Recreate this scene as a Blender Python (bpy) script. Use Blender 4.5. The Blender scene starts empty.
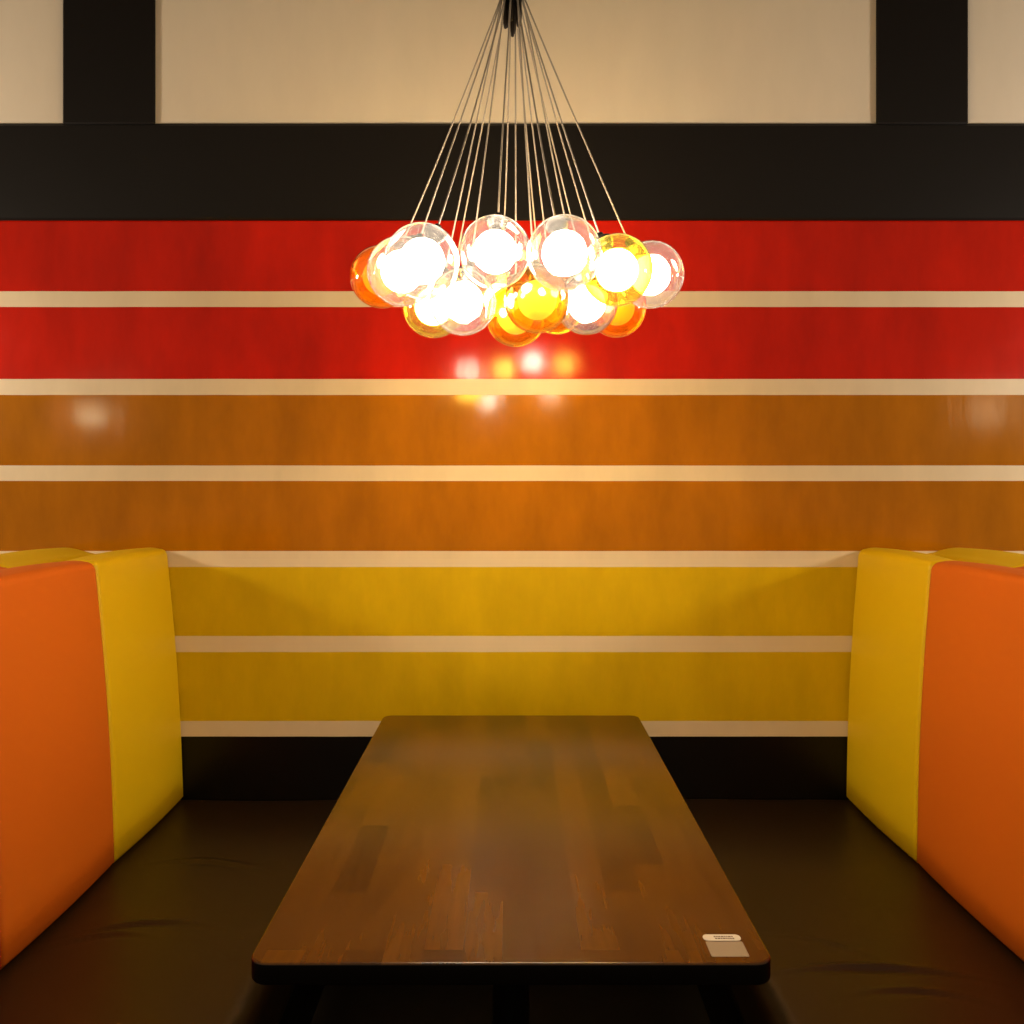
import bpy, bmesh, math, random
from mathutils import Vector, Matrix
random.seed(7)
C = bpy.context.scene.collection
S = bpy.context.scene
PI = math.pi

# ------------------------------------------------------------------ helpers
def obj(name, bm, m, parent=None, smooth=True):
    me = bpy.data.meshes.new(name)
    bmesh.ops.recalc_face_normals(bm, faces=bm.faces)
    bm.to_mesh(me); bm.free()
    if smooth:
        for p in me.polygons: p.use_smooth = True
    o = bpy.data.objects.new(name, me)
    if m: me.materials.append(m)
    C.objects.link(o)
    if parent: o.parent = parent
    return o

def tag(o, label, cat, group=None):
    o['label'] = label; o['category'] = cat
    if group: o['group'] = group
    return o

def thing(name, label, cat, loc=(0, 0, 0), group=None):
    o = bpy.data.objects.new(name, None); C.objects.link(o)
    o.location = loc; o.empty_display_size = .05
    return tag(o, label, cat, group)

def struct(name, bm, m, smooth=False):
    o = obj(name, bm, m, None, smooth); o['kind'] = 'structure'
    return o

def box_bm(x0, x1, y0, y1, z0, z1, bevel=0, seg=1):
    bm = bmesh.new()
    bmesh.ops.create_cube(bm, size=1)
    for v in bm.verts:
        v.co = Vector((x0 + (v.co.x + .5) * (x1 - x0), y0 + (v.co.y + .5) * (y1 - y0), z0 + (v.co.z + .5) * (z1 - z0)))
    if bevel:
        bmesh.ops.bevel(bm, geom=bm.edges[:], offset=bevel, segments=seg, affect='EDGES', profile=.5)
    return bm

def lathe(bm, prof, mat=Matrix(), n=24):
    rings = []
    for r, z in prof:
        if r < 1e-6:
            rings.append([bm.verts.new(mat @ Vector((0, 0, z)))])
        else:
            rings.append([bm.verts.new(mat @ Vector((r * math.cos(2 * PI * k / n), r * math.sin(2 * PI * k / n), z))) for k in range(n)])
    for a, b in zip(rings, rings[1:]):
        for k in range(n):
            k2 = (k + 1) % n
            if len(a) == 1 and len(b) > 1: bm.faces.new((a[0], b[k], b[k2]))
            elif len(b) == 1 and len(a) > 1: bm.faces.new((a[k2], a[k], b[0]))
            elif len(a) > 1: bm.faces.new((a[k], b[k], b[k2], a[k2]))

def tube(bm, pts, r, n=8):
    rings = []
    for i, p in enumerate(pts):
        t = (pts[min(i + 1, len(pts) - 1)] - pts[max(i - 1, 0)]).normalized()
        u = t.cross(Vector((0, 1, .01))).normalized(); v = t.cross(u)
        rings.append([bm.verts.new(p + r * (u * math.cos(2 * PI * k / n) + v * math.sin(2 * PI * k / n))) for k in range(n)])
    for a, b in zip(rings, rings[1:]):
        for k in range(n):
            bm.faces.new((a[k], b[k], b[(k + 1) % n], a[(k + 1) % n]))
    bm.faces.new(rings[0]); bm.faces.new(rings[-1])

# ------------------------------------------------------------------ materials
def mat(name, col=(.5, .5, .5), rough=.5, metal=0, spec=.5, coat=0, coat_r=.1):
    m = bpy.data.materials.new(name); m.use_nodes = True
    b = m.node_tree.nodes['Principled BSDF']
    b.inputs['Base Color'].default_value = (*col, 1)
    b.inputs['Roughness'].default_value = rough
    b.inputs['Metallic'].default_value = metal
    b.inputs['Specular IOR Level'].default_value = spec
    b.inputs['Coat Weight'].default_value = coat
    b.inputs['Coat Roughness'].default_value = coat_r
    return m

def nn(m, t, **kw):
    n = m.node_tree.nodes.new(t)
    for k, v in kw.items():
        if k in n.inputs.keys(): n.inputs[k].default_value = v
        else: setattr(n, k, v)
    return n

def lk(m, a, b): m.node_tree.links.new(a, b)

def mapped(m, scale, coord='Object'):
    tc = nn(m, 'ShaderNodeTexCoord'); mp = nn(m, 'ShaderNodeMapping')
    mp.inputs['Scale'].default_value = scale
    lk(m, tc.outputs[coord], mp.inputs['Vector'])
    return mp.outputs['Vector']

def add_noise_bump(m, scale, strength, dist=.002, vec_scale=(1, 1, 1), detail=4):
    b = m.node_tree.nodes['Principled BSDF']
    n = nn(m, 'ShaderNodeTexNoise', Scale=scale, Detail=detail)
    lk(m, mapped(m, vec_scale), n.inputs['Vector'])
    bp = nn(m, 'ShaderNodeBump', Strength=strength, Distance=dist)
    lk(m, n.outputs['Fac'], bp.inputs['Height'])
    lk(m, bp.outputs['Normal'], b.inputs['Normal'])
    return n

CAMZ = 1.394; F = 830.0; DW = 2.5
def wz(y, d=DW): return CAMZ + (486 - y) * d / F
def wx(x, d=DW): return (x - 511) * d / F

RED = (.55, .010, .001); ORANGE = (.43, .142, .0006); YELLOW = (.68, .44, .001)
CREAM = (.77, .61, .39); BLACK = (.004, .003, .002); BEIGE = (.82, .70, .54)

def wall_material():
    m = mat('striped_wall_paint', spec=.36); b = m.node_tree.nodes['Principled BSDF']
    tc = nn(m, 'ShaderNodeTexCoord'); sx = nn(m, 'ShaderNodeSeparateXYZ')
    lk(m, tc.outputs['Object'], sx.inputs[0])
    # a slightly uneven hand-painted edge
    en = nn(m, 'ShaderNodeTexNoise', Scale=6.0, Detail=2)
    lk(m, tc.outputs['Object'], en.inputs['Vector'])
    ea = nn(m, 'ShaderNodeMath', operation='MULTIPLY_ADD'); lk(m, en.outputs['Fac'], ea.inputs[0])
    ea.inputs[1].default_value = .002; ea.inputs[2].default_value = -.001
    zz = nn(m, 'ShaderNodeMath', operation='ADD'); lk(m, sx.outputs['Z'], zz.inputs[0]); lk(m, ea.outputs[0], zz.inputs[1])
    H = 3.1
    div = nn(m, 'ShaderNodeMath', operation='DIVIDE'); lk(m, zz.outputs[0], div.inputs[0]); div.inputs[1].default_value = H
    rc = nn(m, 'ShaderNodeValToRGB'); rc.color_ramp.interpolation = 'CONSTANT'; e = rc.color_ramp.elements
    e[0].position = 0; e[0].color = (*BLACK, 1)
    e[1].position = wz(729) / H; e[1].color = (*YELLOW, 1)
    for y, col in ((559, ORANGE), (387, RED), (170, BEIGE)):
        k = e.new(wz(y) / H); k.color = (*col, 1)
    lk(m, div.outputs[0], rc.inputs['Fac'])
    gr = nn(m, 'ShaderNodeValToRGB'); gr.color_ramp.interpolation = 'CONSTANT'; e2 = gr.color_ramp.elements
    e2[0].position = 0; e2[0].color = (.30,) * 3 + (1,)
    e2[1].position = wz(729) / H; e2[1].color = (.34,) * 3 + (1,)
    for y, v in ((559, .125), (387, .15), (170, .6)):
        k = e2.new(wz(y) / H); k.color = (v, v, v, 1)
    lk(m, div.outputs[0], gr.inputs['Fac'])
    mask = None
    for y1, y0 in ((736.5, 721), (652, 636), (567, 551), (481, 465.5), (395, 379), (307, 291.3)):
        cmp_ = nn(m, 'ShaderNodeMath', operation='COMPARE'); lk(m, zz.outputs[0], cmp_.inputs[0])
        cmp_.inputs[1].default_value = (wz(y1) + wz(y0)) / 2; cmp_.inputs[2].default_value = (wz(y0) - wz(y1)) / 2
        if mask is None: mask = cmp_.outputs[0]
        else:
            ad = nn(m, 'ShaderNodeMath', operation='ADD'); lk(m, mask, ad.inputs[0]); lk(m, cmp_.outputs[0], ad.inputs[1]); mask = ad.outputs[0]
    cm = nn(m, 'ShaderNodeMix', data_type='RGBA'); lk(m, mask, cm.inputs[0]); lk(m, rc.outputs['Color'], cm.inputs[6]); cm.inputs[7].default_value = (*CREAM, 1)
    rr = nn(m, 'ShaderNodeMath', operation='MULTIPLY_ADD'); lk(m, mask, rr.inputs[0]); rr.inputs[1].default_value = .3; lk(m, gr.outputs['Color'], rr.inputs[2])
    # brushed, patchy enamel
    n1 = nn(m, 'ShaderNodeTexNoise', Scale=3.2, Detail=5, Roughness=.6)
    lk(m, mapped(m, (2.2, 1, .8)), n1.inputs['Vector'])
    gl = nn(m, 'ShaderNodeMapRange'); lk(m, rr.outputs[0], gl.inputs['Value'])
    gl.inputs['From Min'].default_value = .2; gl.inputs['From Max'].default_value = .5
    gl.inputs['To Min'].default_value = 1; gl.inputs['To Max'].default_value = 0.2
    pr = nn(m, 'ShaderNodeMapRange'); lk(m, n1.outputs['Fac'], pr.inputs['Value'])
    pr.inputs['From Min'].default_value = .3; pr.inputs['From Max'].default_value = .72
    pr.inputs['To Min'].default_value = 1.08; pr.inputs['To Max'].default_value = .72
    mx = nn(m, 'ShaderNodeMix', data_type='RGBA', blend_type='MULTIPLY')
    lk(m, gl.outputs['Result'], mx.inputs[0]); lk(m, cm.outputs[2], mx.inputs[6]); lk(m, pr.outputs['Result'], mx.inputs[7])
    lk(m, mx.outputs[2], b.inputs['Base Color'])
    # roughness with patchy variation
    n2 = nn(m, 'ShaderNodeTexNoise', Scale=7, Detail=6, Roughness=.65)
    lk(m, mapped(m, (1, 1, 1)), n2.inputs['Vector'])
    ra = nn(m, 'ShaderNodeMath', operation='MULTIPLY_ADD'); lk(m, n2.outputs['Fac'], ra.inputs[0]); ra.inputs[1].default_value = .16
    ra.inputs[2].default_value = -.07
    rs = nn(m, 'ShaderNodeMath', operation='ADD'); lk(m, rr.outputs[0], rs.inputs[0]); lk(m, ra.outputs[0], rs.inputs[1])
    lk(m, rs.outputs[0], b.inputs['Roughness'])
    n3 = nn(m, 'ShaderNodeTexNoise', Scale=9, Detail=5, Roughness=.55)
    lk(m, mapped(m, (2.5, 1, .7)), n3.inputs['Vector'])
    bp = nn(m, 'ShaderNodeBump', Strength=.16, Distance=.004)
    lk(m, n3.outputs['Fac'], bp.inputs['Height']); lk(m, bp.outputs['Normal'], b.inputs['Normal'])
    return m

M_wall = wall_material()
M_trim = mat('black_trim_paint', (.008, .006, .005), .42, 0, .3); add_noise_bump(M_trim, 7, .3, .004, (1, 1, 1))
M_beige = mat('beige_plaster', BEIGE, .7); add_noise_bump(M_beige, 60, .15)
M_floor = mat('dark_floor', (.02, .017, .015), .45); add_noise_bump(M_floor, 30, .2)
M_ceil = mat('ceiling_paint', (.07, .06, .05), .8); add_noise_bump(M_ceil, 40, .2)

def vinyl(name, col, rough, spec=.5):
    m = mat(name, col, rough, 0, spec)
    b = m.node_tree.nodes['Principled BSDF']
    v = nn(m, 'ShaderNodeTexVoronoi', Scale=420); lk(m, mapped(m, (1, 1, 1)), v.inputs['Vector'])
    bp = nn(m, 'ShaderNodeBump', Strength=.08, Distance=.0006)
    lk(m, v.outputs['Distance'], bp.inputs['Height']); lk(m, bp.outputs['Normal'], b.inputs['Normal'])
    return m
M_vy = vinyl('yellow_vinyl', (.72, .47, .002), .5, .3)
M_vo = vinyl('orange_vinyl', (.64, .135, .006), .5, .3)
M_vr = vinyl('red_vinyl', (.5, .012, .006), .5)
M_vb = vinyl('black_vinyl', (.016, .007, .001), .40, .5)
M_plinth = mat('black_laminate', (.003, .003, .003), .5, 0, .2); add_noise_bump(M_plinth, 40, .1)
M_iron = mat('black_iron', (.004, .004, .004), .5, 0, .2); add_noise_bump(M_iron, 120, .2)

def wood_material():
    m = mat('stained_butcher_block', rough=.22, spec=.6); b = m.node_tree.nodes['Principled BSDF']
    tc = nn(m, 'ShaderNodeTexCoord'); mp = nn(m, 'ShaderNodeMapping'); mp.inputs['Rotation'].default_value = (0, 0, PI / 2)
    mp.inputs['Location'].default_value = (.11, .012, 0)
    lk(m, tc.outputs['Object'], mp.inputs['Vector'])
    br = nn(m, 'ShaderNodeTexBrick', offset=.37, offset_frequency=2, squash=1.0)
    br.inputs['Color1'].default_value = (0, 0, 0, 1); br.inputs['Color2'].default_value = (1, 1, 1, 1)
    br.inputs['Mortar'].default_value = (.35, .35, .35, 1)
    br.inputs['Scale'].default_value = 1; br.inputs['Mortar Size'].default_value = .0004; br.inputs['Bias'].default_value = 0
    br.inputs['Brick Width'].default_value = .26; br.inputs['Row Height'].default_value = .0545
    lk(m, mp.outputs['Vector'], br.inputs['Vector'])
    g = nn(m, 'ShaderNodeTexNoise', Scale=5, Detail=5, Roughness=.5, Distortion=.2); lk(m, mapped(m, (16, 1.6, 1)), g.inputs['Vector'])
    g2 = nn(m, 'ShaderNodeTexNoise', Scale=3.0, Detail=4); lk(m, mapped(m, (1.6, 1, 1)), g2.inputs['Vector'])
    a1 = nn(m, 'ShaderNodeMath', operation='MULTIPLY_ADD'); lk(m, g.outputs['Fac'], a1.inputs[0]); a1.inputs[1].default_value = .42
    a2 = nn(m, 'ShaderNodeMath', operation='MULTIPLY'); lk(m, br.outputs['Color'], a2.inputs[0]); a2.inputs[1].default_value = .31
    lk(m, a2.outputs[0], a1.inputs[2])
    a3 = nn(m, 'ShaderNodeMath', operation='MULTIPLY_ADD'); lk(m, g2.outputs['Fac'], a3.inputs[0]); a3.inputs[1].default_value = .5
    lk(m, a1.outputs[0], a3.inputs[2])
    r = nn(m, 'ShaderNodeValToRGB'); e = r.color_ramp.elements
    e[0].position = .28; e[0].color = (.028, .0085, .0002, 1); e[1].position = .84; e[1].color = (.165, .058, .0008, 1)
    a4 = nn(m, 'ShaderNodeMath', operation='MULTIPLY'); lk(m, a3.outputs[0], a4.inputs[0]); a4.inputs[1].default_value = .78
    lk(m, a4.outputs[0], r.inputs['Fac']); lk(m, r.outputs['Color'], b.inputs['Base Color'])
    bp = nn(m, 'ShaderNodeBump', Strength=.02, Distance=.001)
    lk(m, g.outputs['Fac'], bp.inputs['Height']); lk(m, bp.outputs['Normal'], b.inputs['Normal'])
    return m
M_wood = wood_material()
M_edge = mat('dark_table_edge', (.004, .002, .001), .4, 0, .2); add_noise_bump(M_edge, 60, .1)  # near-black sides and underside of the tabletop, darker than its upper face

def glass(name, tint, rim, refl=1.5, haze=.016):
    """thin blown glass: tinted see-through shell with a mirror-like Fresnel coat"""
    m = bpy.data.materials.new(name); m.use_nodes = True
    nt = m.node_tree; nt.nodes.clear()
    out = nn(m, 'ShaderNodeOutputMaterial'); mx = nn(m, 'ShaderNodeMixShader')
    tr = nn(m, 'ShaderNodeBsdfTransparent'); gl = nn(m, 'ShaderNodeBsdfGlossy', Roughness=.02)
    lw = nn(m, 'ShaderNodeLayerWeight', Blend=.5)
    pw = nn(m, 'ShaderNodeMath', operation='POWER'); lk(m, lw.outputs['Facing'], pw.inputs[0]); pw.inputs[1].default_value = 2.5
    cm = nn(m, 'ShaderNodeMix', data_type='RGBA')
    lk(m, pw.outputs[0], cm.inputs[0]); cm.inputs[6].default_value = (*tint, 1); cm.inputs[7].default_value = (*rim, 1)
    lk(m, cm.outputs[2], tr.inputs['Color'])
    p5 = nn(m, 'ShaderNodeMath', operation='POWER'); lk(m, lw.outputs['Facing'], p5.inputs[0]); p5.inputs[1].default_value = 3.2
    fa = nn(m, 'ShaderNodeMath', operation='MULTIPLY_ADD', use_clamp=True); lk(m, p5.outputs[0], fa.inputs[0]); fa.inputs[1].default_value = .75 * refl
    fa.inputs[2].default_value = .07 * refl
    lk(m, fa.outputs[0], mx.inputs['Fac']); lk(m, gl.outputs[0], mx.inputs[2])
    n = nn(m, 'ShaderNodeTexNoise', Scale=28, Detail=1); lk(m, mapped(m, (1, 1, 1)), n.inputs['Vector'])
    bp = nn(m, 'ShaderNodeBump', Strength=.4, Distance=.004)
    lk(m, n.outputs['Fac'], bp.inputs['Height']); lk(m, bp.outputs['Normal'], gl.inputs['Normal'])
    tl = nn(m, 'ShaderNodeBsdfTranslucent'); tl.inputs['Color'].default_value = (*tint, 1)
    m2 = nn(m, 'ShaderNodeMixShader'); hz = nn(m, 'ShaderNodeMath', operation='MULTIPLY_ADD'); p8 = nn(m, 'ShaderNodeMath', operation='POWER'); lk(m, lw.outputs['Facing'], p8.inputs[0]); p8.inputs[1].default_value = 7
    lk(m, p8.outputs[0], hz.inputs[0]); hz.inputs[1].default_value = .22; hz.inputs[2].default_value = haze; lk(m, hz.outputs[0], m2.inputs['Fac'])
    lk(m, tr.outputs[0], m2.inputs[1]); lk(m, tl.outputs[0], m2.inputs[2]); lk(m, m2.outputs[0], mx.inputs[1])
    lk(m, mx.outputs[0], out.inputs['Surface'])
    return m
GL = {
    'clear': glass('clear_glass', (.97, .95, .93), (.90, .82, .76)),
    'pink': glass('pale_pink_glass', (.96, .88, .84), (.86, .66, .58)),
    'smoke': glass('smoky_glass', (.80, .72, .66), (.45, .36, .28), 2.2),
    'yellow': glass('yellow_glass', (1, .82, .14), (.92, .66, .03)),
    'olive': glass('olive_yellow_glass', (.92, .72, .12), (.70, .48, .02), 2.0),
    'amber': glass('amber_glass', (1, .62, .09), (.97, .50, .03), 2.0, .09),
    'orange': glass('orange_glass', (1, .44, .03), (.97, .34, .010), 1.6, .24),
}
GW = {'clear': 'clear', 'pink': 'pale pink', 'smoke': 'smoky', 'yellow': 'yellow', 'olive': 'olive yellow', 'amber': 'amber', 'orange': 'orange'}

BULB = 54.0; LCOL = (1.0, .85, .66)
def bulb_mat(nm, k, col=LCOL):
    m = bpy.data.materials.new(nm); m.use_nodes = True
    b = m.node_tree.nodes['Principled BSDF']
    b.inputs['Base Color'].default_value = (.85, .83, .8, 1); b.inputs['Roughness'].default_value = .4
    b.inputs['Emission Color'].default_value = (*col, 1); b.inputs['Emission Strength'].default_value = BULB * k
    return m
M_bulb = bulb_mat('glowing_milk_glass', 1); M_dim = bulb_mat('dimly_glowing_milk_glass', .020, (1, .66, .34))
M_cap = mat('dark_chrome_cap', (.10, .09, .085), .25, .9); add_noise_bump(M_cap, 200, .05)
M_cord = mat('pale_fabric_cord', (.34, .29, .23), .6); add_noise_bump(M_cord, 900, .3, .0005)
M_collar = mat('bronze_collar', (.02, .014, .01), .4, .5); add_noise_bump(M_collar, 200, .1)
M_paper = mat('white_sticker_print', (.72, .66, .58), .5); add_noise_bump(M_paper, 300, .05)
M_ink = mat('brown_ink', (.12, .06, .03), .6); add_noise_bump(M_ink, 300, .05)
def film_mat():
    m = mat('clear_sticker_film', (.62, .50, .36), .4)
    b = m.node_tree.nodes['Principled BSDF']; b.inputs['Alpha'].default_value = .42
    return m
M_film = film_mat()

# ------------------------------------------------------------------ the room
H = 3.1; XW = 8.0; YB = -6.0
struct('wall_back', box_bm(-XW, XW, DW, DW + .12, 0, H), M_wall)
struct('floor', box_bm(-XW - .12, XW + .12, YB - .12, DW + .12, -.1, 0), M_floor)
struct('ceiling', box_bm(-XW - .12, XW + .12, 1.2, DW + .12, H, H + .1), M_ceil)
TD = 2.488
BZ0, BZ1 = wz(220, TD), wz(123, TD)
struct('trim_1', box_bm(-XW, XW, TD, DW, BZ0, BZ1, .007), M_trim)
for k, (a, b_) in enumerate(((62, 154.5), (877, 969))):
    struct('trim_%d' % (k + 2), box_bm(wx(a, TD), wx(b_, TD), TD, DW, BZ1 - .002, H, .005), M_trim)
for k, xx in enumerate((-3.62, 3.62)):
    struct('trim_%d' % (k + 4), box_bm(xx - .137, xx + .137, TD, DW, BZ1 - .002, H, .005), M_trim)

# ------------------------------------------------------------------ backrests
def panel_bm(prof, y0, y1, pinch, amount, cap_r, nv=26):
    """a padded channel: closed profile (x,z) swept from y0 to y1, drawn in towards its seams"""
    cx = sum(p[0] for p in prof) / len(prof); cz = min(p[1] for p in prof)
    hx = (max(p[0] for p in prof) - min(p[0] for p in prof)) / 2; hz = (max(p[1] for p in prof) - cz)
    bm = bmesh.new(); rings = []
    for i in range(nv + 1):
        s = .5 - .5 * math.cos(PI * i / nv); s = .5 * s + .5 * i / nv
        y = y0 + s * (y1 - y0)
        e = min(y - y0, y1 - y)
        q = max(0, 1 - e / pinch)
        ins = amount * (1 - math.sqrt(max(0, 1 - q * q)))
        bulge = .006 * math.sin(PI * s)
        ins -= bulge
        rings.append([bm.verts.new((cx + (p[0] - cx) * (1 - ins / hx), y, cz + (p[1] - cz) * (1 - ins / hz))) for p in prof])
    n = len(prof)
    for a, b in zip(rings, rings[1:]):
        for k in range(n): bm.faces.new((a[k], a[(k + 1) % n], b[(k + 1) % n], b[k]))
    bm.faces.new(rings[0]); bm.faces.new(rings[-1])
    return bm

def back_profile(xi_b, xi_t, xo_t, xo_b, z0, z1, crown, ri=.022, ro=.045):
    """inner bottom -> inner top -> crowned top -> outer top -> outer bottom"""
    s = 1 if xo_t > xi_t else -1
    pts = []; zi = z1 + crown * .8
    for i in range(15):
        t = i / 14; b = .008 * math.sin(PI * t)
        pts.append((xi_b + (xi_t - xi_b) * t - s * b, z0 + .012 + (zi - ri - z0 - .012) * t))
    for i in range(1, 7):
        a = PI / 2 * i / 6
        pts.append((xi_t + s * ri * (1 - math.cos(a)), zi - ri + ri * math.sin(a)))
    x0, x1 = xi_t + s * ri, xo_t - s * ro
    for i in range(1, 12):
        t = i / 12
        pts.append((x0 + (x1 - x0) * t, z1 + crown * math.sin(PI * (.3 + .7 * t))))
    zt = z1
    for i in range(0, 7):
        a = PI / 2 * i / 6
        pts.append((x1 + s * ro * math.sin(a), zt - ro * (1 - math.cos(a))))
    for i in range(1, 11):
        t = i / 10
        pts.append((xo_t + (xo_b - xo_t) * t, zt - ro + (z0 + .012 - zt + ro) * t))
    pts.append((xo_b - s * .01, z0)); pts.append((xi_b + s * .01, z0))
    return pts

def backrest(side, inner, label, plinth=False):
    s = -1 if side == 'left' else 1
    xb, xt = (.983, 1.031) if side == 'left' else (1.006, 1.042)
    if inner: pr = back_profile(s * xb, s * xt, s * 1.203, s * 1.199, .452, 1.1935, .0155)
    else: pr = back_profile(s * 1.44, s * 1.392, s * 1.218, s * 1.222, .452, 1.1935, .0155)
    t = thing('booth_backrest', label, 'booth backrest', (s * 1.1 if inner else s * 1.3, 2.0, .452 if not plinth else 0))
    off = -t.location
    for nm, y0, y1, m in (('yellow', 2.066, 2.497, M_vy), ('orange', 1.608, 2.065, M_vo), ('red', 1.16, 1.607, M_vr)):
        bm = panel_bm(pr, y0, y1, .010, .004, 0)
        bmesh.ops.translate(bm, verts=bm.verts, vec=off)
        o = obj('panel', bm, m, t); o['label'] = nm + ' vinyl padded panel'
    if plinth:
        bm = box_bm(min(s * 1.222, s * 1.43), max(s * 1.222, s * 1.43), 1.17, 2.49, 0, .452, .004)
        bmesh.ops.translate(bm, verts=bm.verts, vec=off); obj('plinth', bm, M_plinth, t)
    return t
backrest('left', True, 'yellow and orange padded booth backrest facing the left side of the table')
backrest('right', True, 'yellow and orange padded booth backrest facing the right side of the table')
backrest('left', False, 'neighbouring booth backrest just showing behind the left backrest, at far left edge', True)
backrest('right', False, 'neighbouring booth backrest just showing behind the right backrest, at far right edge', True)

# ------------------------------------------------------------------ bench seats
def seat(side, label):
    s = -1 if side == 'left' else 1
    y0, y1 = .95, 2.497; xi, xo = .468, 1.205; zt, zb = .45, .31
    wr = ([(1.79, -.79, .12, .005, .0065, .015), (1.745, -.86, .08, .004, .006, .02), (2.09, -.74, .12, .004, .008, -.02)]
          if s < 0 else
          [(1.632, .71, .15, .0068, .0075, -.01), (1.555, .76, .10, .0042, .0065, -.015), (1.72, .66, .08, .003, .007, -.05)])
    bm = bmesh.new(); r = .045
    prof = []
    for i in range(6): prof.append((xi, zb + (zt - r - zb) * i / 5))
    for i in range(1, 9):
        a = PI / 2 * i / 8; prof.append((xi + r * (1 - math.cos(a)), zt - r + r * math.sin(a)))
    for i in range(1, 49): prof.append((xi + r + (xo - xi - r) * i / 48, zt))
    prof += [(xo, zb)]
    ny = 230; rings = []
    for i in range(ny + 1):
        y = y0 + (y1 - y0) * i / ny
        ring = []
        for (x, z) in prof:
            X = s * x
            if z > zt - .01:
                for (wy, wxc, L, h, wd, sl) in wr:
                    u = (X - wxc) / L
                    yy = (y - wy - sl * u + .02 * u * u) / wd
                    if abs(yy) < 5 and abs(u) < 3.5:
                        z += h * math.exp(-u * u * 1.4) * (math.exp(-yy * yy) - .55 * math.exp(-((yy + 1.7) ** 2)))
                fade = min(1, (x - xi) / .1) * max(0, min(1, (.97 - x) / .08))
                z += .0035 * fade * math.sin(y * 9 + X * 7) * math.sin(y * 4.1 - X * 5)
                fr = (y - y0)
                if fr < .04: z -= .04 - math.sqrt(max(0, .0016 - (.04 - fr) ** 2))
            ring.append(bm.verts.new((X, y, z)))
        rings.append(ring)
    n = len(prof)
    for a, b in zip(rings, rings[1:]):
        for k in range(n): bm.faces.new((a[k], a[(k + 1) % n], b[(k + 1) % n], b[k]))
    bm.faces.new(rings[0]); bm.faces.new(rings[-1])
    t = thing('bench_seat', label, 'bench seat', (s * .84, 1.7, 0))
    bmesh.ops.translate(bm, verts=bm.verts, vec=-t.location)
    obj('cushion', bm, M_vb, t)
    xs = sorted((s * (xi + .05), s * xo))
    bm = box_bm(xs[0], xs[1], y0 + .05, y1, 0, zb + .001, .003)
    bmesh.ops.translate(bm, verts=bm.verts, vec=-t.location)
    obj('plinth', bm, M_plinth, t)
seat('left', 'black vinyl bench seat with creases, left of the wooden table')
seat('right', 'black vinyl bench seat with creases, right of the wooden table')

# ------------------------------------------------------------------ table
TZ = .75; TY0, TY1, TW = 1.119, 2.333, .357
tb = thing('dining_table', 'dark brown butcher block dining table standing between two black benches', 'table', (0, (TY0 + TY1) / 2, 0))
def rounded_slab(x0, x1, y0, y1, z0, z1, rc, rb):
    bm = bmesh.new(); layers = []
    cs = [(x1 - rc, y1 - rc, 0), (x0 + rc, y1 - rc, PI / 2), (x0 + rc, y0 + rc, PI), (x1 - rc, y0 + rc, 1.5 * PI)]
    def ring(ins, z):
        out = []
        for cx, cy, a0 in cs:
            for k in range(9):
                a = a0 + PI / 2 * k / 8
                out.append(bm.verts.new((cx + (rc - ins) * math.cos(a), cy + (rc - ins) * math.sin(a), z)))
        return out
    for i in range(5):
        a = PI / 2 * i / 4; layers.append(ring(rb * 1.6 * (1 - math.sin(a)), z0 + rb * 1.6 * (1 - math.cos(a))))
    for i in range(5):
        a = PI / 2 * i / 4; layers.append(ring(rb * (1 - math.cos(a)), z1 - rb + rb * math.sin(a)))
    n = len(layers[0])
    for a, b in zip(layers, layers[1:]):
        for k in range(n): bm.faces.new((a[k], a[(k + 1) % n], b[(k + 1) % n], b[k]))
    bm.faces.new(layers[0]); bm.faces.new(layers[-1])
    return bm
bm = rounded_slab(-TW, TW, TY0 - tb.location.y, TY1 - tb.location.y, TZ - .0315, TZ, .026, .0035)
top = obj('tabletop', bm, M_wood, tb, smooth=False)
top.data.materials.append(M_edge)
for p in top.data.polygons:
    p.use_smooth = p.normal.z < .99
    if p.normal.z < .35: p.material_index = 1
bm = bmesh.new(); lathe(bm, [(0, .02), (.045, .02), (.042, .06), (.038, .1), (.038, .68), (.06, .7), (.06, .716), (0, .716)])
obj('column', bm, M_iron, tb)
for a, L in ((0, .5), (PI / 2, .3)):
    bm = box_bm(-L, L, -.035, .035, 0, .03, .008, 2)
    bmesh.ops.rotate(bm, verts=bm.verts, cent=(0, 0, 0), matrix=Matrix.Rotation(a + PI / 2, 3, 'Z'))
    obj('foot_bar', bm, M_iron, tb)

# sticker on the near right corner
def on_table(px, py):
    d = F * (CAMZ - TZ) / (py - 486)
    return Vector(((px - 511) * d / F, d))
a, b_ = on_table(703, 935.2), on_table(740.5, 940)
st = thing('sticker', 'small white sticker on the near right corner of the tabletop', 'sticker', ((a.x + b_.x) / 2 + .004, 1.19, TZ))
ox, oy = st.location.x, st.location.y
def pill(cx, cy, w, h, z0, z1, rr):
    bm = bmesh.new(); lo, hi = [], []
    for sx, sy, a0 in ((1, 1, 0), (-1, 1, PI / 2), (-1, -1, PI), (1, -1, 1.5 * PI)):
        for k in range(7):
            t = a0 + PI / 2 * k / 6
            x = cx + sx * (w / 2 - rr) + rr * math.cos(t); y = cy + sy * (h / 2 - rr) + rr * math.sin(t)
            lo.append(bm.verts.new((x, y, z0))); hi.append(bm.verts.new((x, y, z1)))
    n = len(lo)
    for k in range(n): bm.faces.new((lo[k], lo[(k + 1) % n], hi[(k + 1) % n], hi[k]))
    bm.faces.new(lo); bm.faces.new(hi)
    return bm
p1, p2 = on_table(720, 935.0), on_table(720, 941.2)
hy = (p1.y + p2.y) / 2 - oy; hh = p1.y - p2.y
hw = (740.5 - 703) * 1.182 / F
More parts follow.
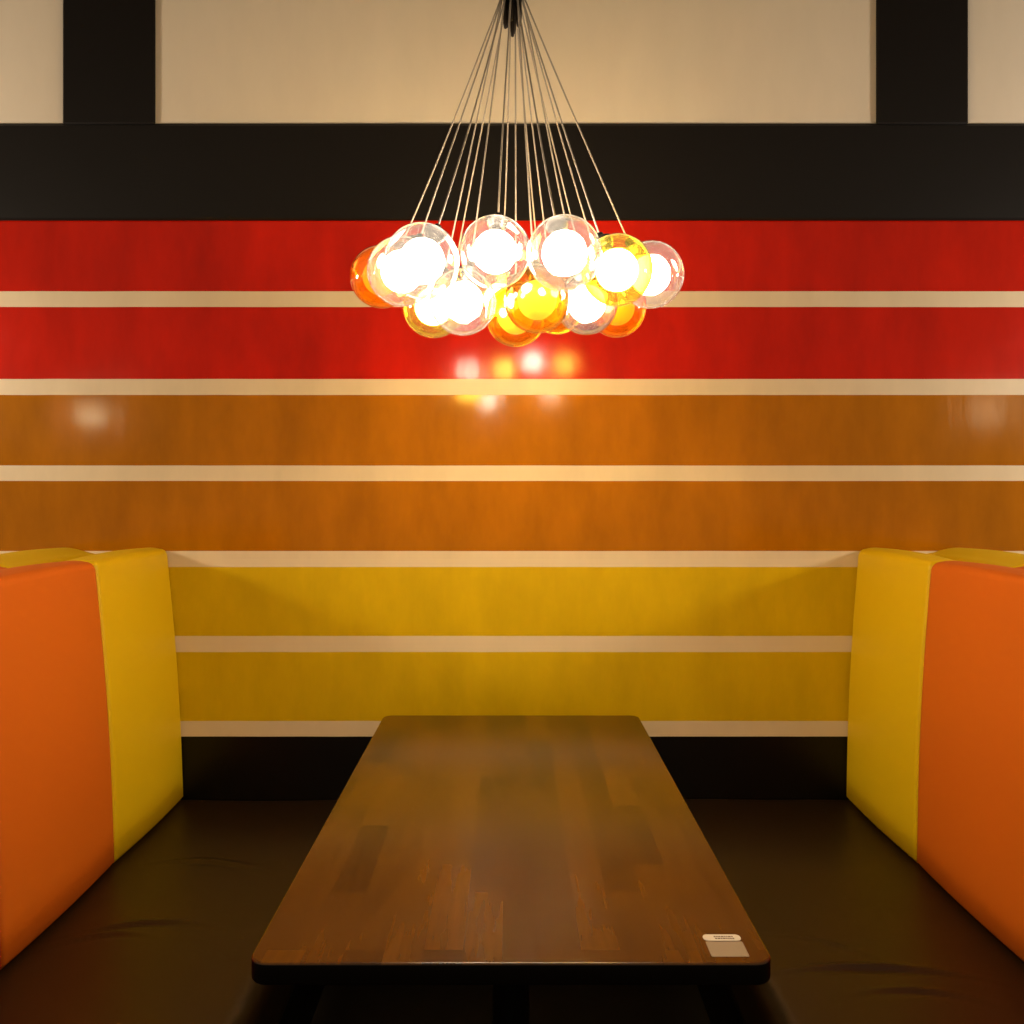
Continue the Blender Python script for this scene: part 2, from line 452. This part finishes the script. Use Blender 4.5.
hx = on_table(721.8, 938.2).x - ox
h_ = obj('header', pill(hx, hy, hw, hh, .0003, .0009, hh * .42), M_paper, st, False); h_['label'] = 'white rounded header strip'
q1, q2 = on_table(725, 941.8), on_table(725, 957.0)
fw = (746 - 709) * 1.165 / F
f_ = obj('film', pill(on_table(727, 949).x - ox, (q1.y + q2.y) / 2 - oy, fw, q1.y - q2.y, .0003, .0007, .002), M_film, st, False)
f_['label'] = 'translucent square of the sticker'
bm = bmesh.new()
for row, (y_, x0, x1) in enumerate(((hy + hh * .14, -.011, .015), (hy - hh * .16, -.010, .017))):
    x = x0
    while x < x1:
        w = random.choice((.002, .0028, .0036))
        bb = box_bm(hx + x, hx + x + w, y_ - hh * .085, y_ + hh * .085, .0009, .0011)
        tmp = bpy.data.meshes.new('t'); bb.to_mesh(tmp); bb.free(); bm.from_mesh(tmp); bpy.data.meshes.remove(tmp)
        x += w + .0009
i_ = obj('print', bm, M_ink, h_, False); i_['label'] = 'two rows of tiny brown print'

# ------------------------------------------------------------------ pendant lamp
HUB = Vector((.003, 1.70, 2.425)); R = .064
GLOBES = [('orange', -0.2690, 1.7200, 0.4330), ('pink', -0.2018, 1.5346, 0.3967), ('clear', -0.1515, 1.4154, 0.3836), ('clear', -0.0285, 1.4800, 0.4173),
          ('clear', 0.0906, 1.4108, 0.3953), ('yellow', 0.1909, 1.4931, 0.3883), ('pink', 0.2683, 1.5961, 0.4060), ('orange', 0.2319, 1.8123, 0.3887),
          ('smoke', 0.1559, 1.7077, 0.3754), ('amber', 0.0506, 1.6083, 0.3604), ('amber', 0.0102, 1.7317, 0.3547), ('amber', 0.1034, 1.8732, 0.4061),
          ('clear', -0.0925, 1.6000, 0.3547), ('olive', -0.1612, 1.7200, 0.3713), ('smoke', -0.1548, 1.9304, 0.4248), ('yellow', -0.0251, 1.9284, 0.4328),
          ('clear', 0.0791, 2.0045, 0.4495), ('olive', 0.1985, 1.9535, 0.4439)]
lamp = thing('pendant_lamp', 'cluster pendant lamp of glowing clear and amber glass globes hanging over the table', 'pendant lamp', HUB)

def globe_mesh():
    bm = bmesh.new(); bmesh.ops.create_icosphere(bm, subdivisions=5, radius=R)
    return bm
def bulb_bm():
    bm = bmesh.new(); pr = [(0, -.038)]
    for i in range(1, 17):
        a = -PI / 2 + PI * .9 * i / 16
        pr.append((.038 * math.cos(a), .038 * math.sin(a)))
    pr += [(.008, .0375), (0, .0375)]
    lathe(bm, pr, n=20); return bm
def cap_bm():
    bm = bmesh.new()
    lathe(bm, [(0, .0378), (.010, .0378), (.0125, .041), (.0125, R - .010), (.016, R - .010), (.0165, R - .001), (.020, R - .001), (.020, R + .003), (.017, R + .006), (.009, R + .008), (.0075, R + .018), (.004, R + .021), (0, R + .021)], n=20)
    return bm
g0 = globe_mesh(); me_g = bpy.data.meshes.new('globe'); g0.to_mesh(me_g); g0.free()
b0 = bulb_bm(); bmesh.ops.recalc_face_normals(b0, faces=b0.faces); me_b = bpy.data.meshes.new('bulb'); b0.to_mesh(me_b); b0.free(); me_d = me_b.copy(); me_b.materials.append(M_bulb); me_d.materials.append(M_dim)
c0 = cap_bm(); bmesh.ops.recalc_face_normals(c0, faces=c0.faces); me_c = bpy.data.meshes.new('cap'); c0.to_mesh(me_c); c0.free(); me_c.materials.append(M_cap)
for me in (me_g, me_b, me_d, me_c):
    for p in me.polygons: p.use_smooth = True
gm = {}
for k, m in GL.items():
    gm[k] = me_g.copy(); gm[k].name = 'globe_' + k; gm[k].materials.append(m)
for i, (kind, x, y, z) in enumerate(GLOBES):
    c = Vector((x, y, CAMZ + z))
    ang = math.atan2(x, y - 1.70)
    foot = HUB + Vector((.019 * math.sin(ang), .019 * math.cos(ang), -.02))
    d = (foot - c).normalized()
    # globes lean inward along their cords, a little less than the cords themselves
    up = Vector((d.x * 1.45, d.y * 1.2, d.z)).normalized()
    q = Vector((0, 0, 1)).rotation_difference(up)
    g = bpy.data.objects.new('globe', gm[kind]); C.objects.link(g); g.parent = lamp
    g.location = c - HUB; g.rotation_mode = 'QUATERNION'; g.rotation_quaternion = q
    g['label'] = GW[kind] + ' blown glass globe'
    for nm, me in (('bulb', me_d if kind in ('amber', 'orange') else me_b), ('cap', me_c)):
        o = bpy.data.objects.new(nm, me); C.objects.link(o); o.parent = g
    # cord, built in the globe's own frame
    top_ = c + up * (R + .018)
    inv = (Matrix.Translation(c) @ q.to_matrix().to_4x4()).inverted()
    pts = []
    rn = random.Random(i); sw = Vector((rn.uniform(-1, 1), rn.uniform(-1, 1), 0)) * .004
    for k in range(15):
        t = k / 14
        p = top_.lerp(foot, t) + sw * math.sin(PI * t) * (1 - t) + Vector((0, 0, -.006)) * math.sin(PI * t)
        pts.append(inv @ p)
    bm = bmesh.new(); tube(bm, pts, .0017); obj('cord', bm, M_cord, g)
# collar with a bundle of cord grips below it, stem and ceiling rose above
bm = bmesh.new(); lathe(bm, [(0, -.03), (.020, -.03), (.023, -.02), (.023, .03), (.016, .045), (0, .045)]); obj('collar', bm, M_collar, lamp)
for k in range(7):
    a = 2 * PI * k / 6 + .35; r = 0 if k == 6 else .0152
    bot = -.112 if k == 6 else -.088 - .010 * (k % 2)
    bm = bmesh.new(); lathe(bm, [(0, bot), (.003, bot + .002), (.0048, bot + .012), (.0048, -.025), (0, -.025)], Matrix.Translation((r * math.cos(a), r * math.sin(a), 0)), 12)
    obj('cord_grip', bm, M_collar, lamp)
bm = bmesh.new(); lathe(bm, [(0, .04), (.008, .04), (.008, H - HUB.z - .02), (0, H - HUB.z - .02)], n=12); obj('stem', bm, M_collar, lamp)
bm = bmesh.new(); lathe(bm, [(0, H - HUB.z - .03), (.05, H - HUB.z - .03), (.06, H - HUB.z - .02), (.06, H - HUB.z), (0, H - HUB.z)]); obj('ceiling_rose', bm, M_collar, lamp)

# ------------------------------------------------------------------ other lamps of the place
def point(name, loc, w, r, col=LCOL):
    l = bpy.data.lights.new(name, 'POINT'); l.energy = w; l.shadow_soft_size = r; l.color = col
    o = bpy.data.objects.new(name, l); C.objects.link(o); o.location = loc
NB = 60
point('neighbour_booth_lamp', (-2.6, 1.65, 1.82), NB, .13)
point('neighbour_booth_lamp', (2.6, 1.65, 1.82), NB, .13, (1, .88, .74))
point('aisle_lamp', (-2.5, .05, 1.82), 3.6, .036, (1, .74, .40))
point('aisle_lamp', (2.85, .05, 1.85), 2.8, .10, (1, .76, .44))
w = bpy.data.worlds.new('room_air'); S.world = w; w.use_nodes = True
w.node_tree.nodes['Background'].inputs[0].default_value = (1, .78, .5, 1)
w.node_tree.nodes['Background'].inputs[1].default_value = .18

# ------------------------------------------------------------------ camera
cd = bpy.data.cameras.new('camera'); cam = bpy.data.objects.new('camera', cd); C.objects.link(cam)
cam.location = (0, 0, CAMZ); cam.rotation_euler = (PI / 2, 0, 0)
cd.sensor_fit = 'HORIZONTAL'; cd.sensor_width = 36; cd.lens = 36 * F / 1024
cd.shift_x = 1 / 1024; cd.shift_y = -26 / 1024
cd.clip_start = .05
S.camera = cam
S.view_settings.view_transform = 'Standard'; S.view_settings.look = 'None'
S.view_settings.gamma = 1; S.view_settings.use_curve_mapping = False
S.view_settings.exposure = .30
S.cycles.use_denoising = True
S.cycles.max_bounces = 10; S.cycles.transparent_max_bounces = 24; S.cycles.diffuse_bounces = 4; S.cycles.glossy_bounces = 5
S.cycles.sample_clamp_indirect = 6
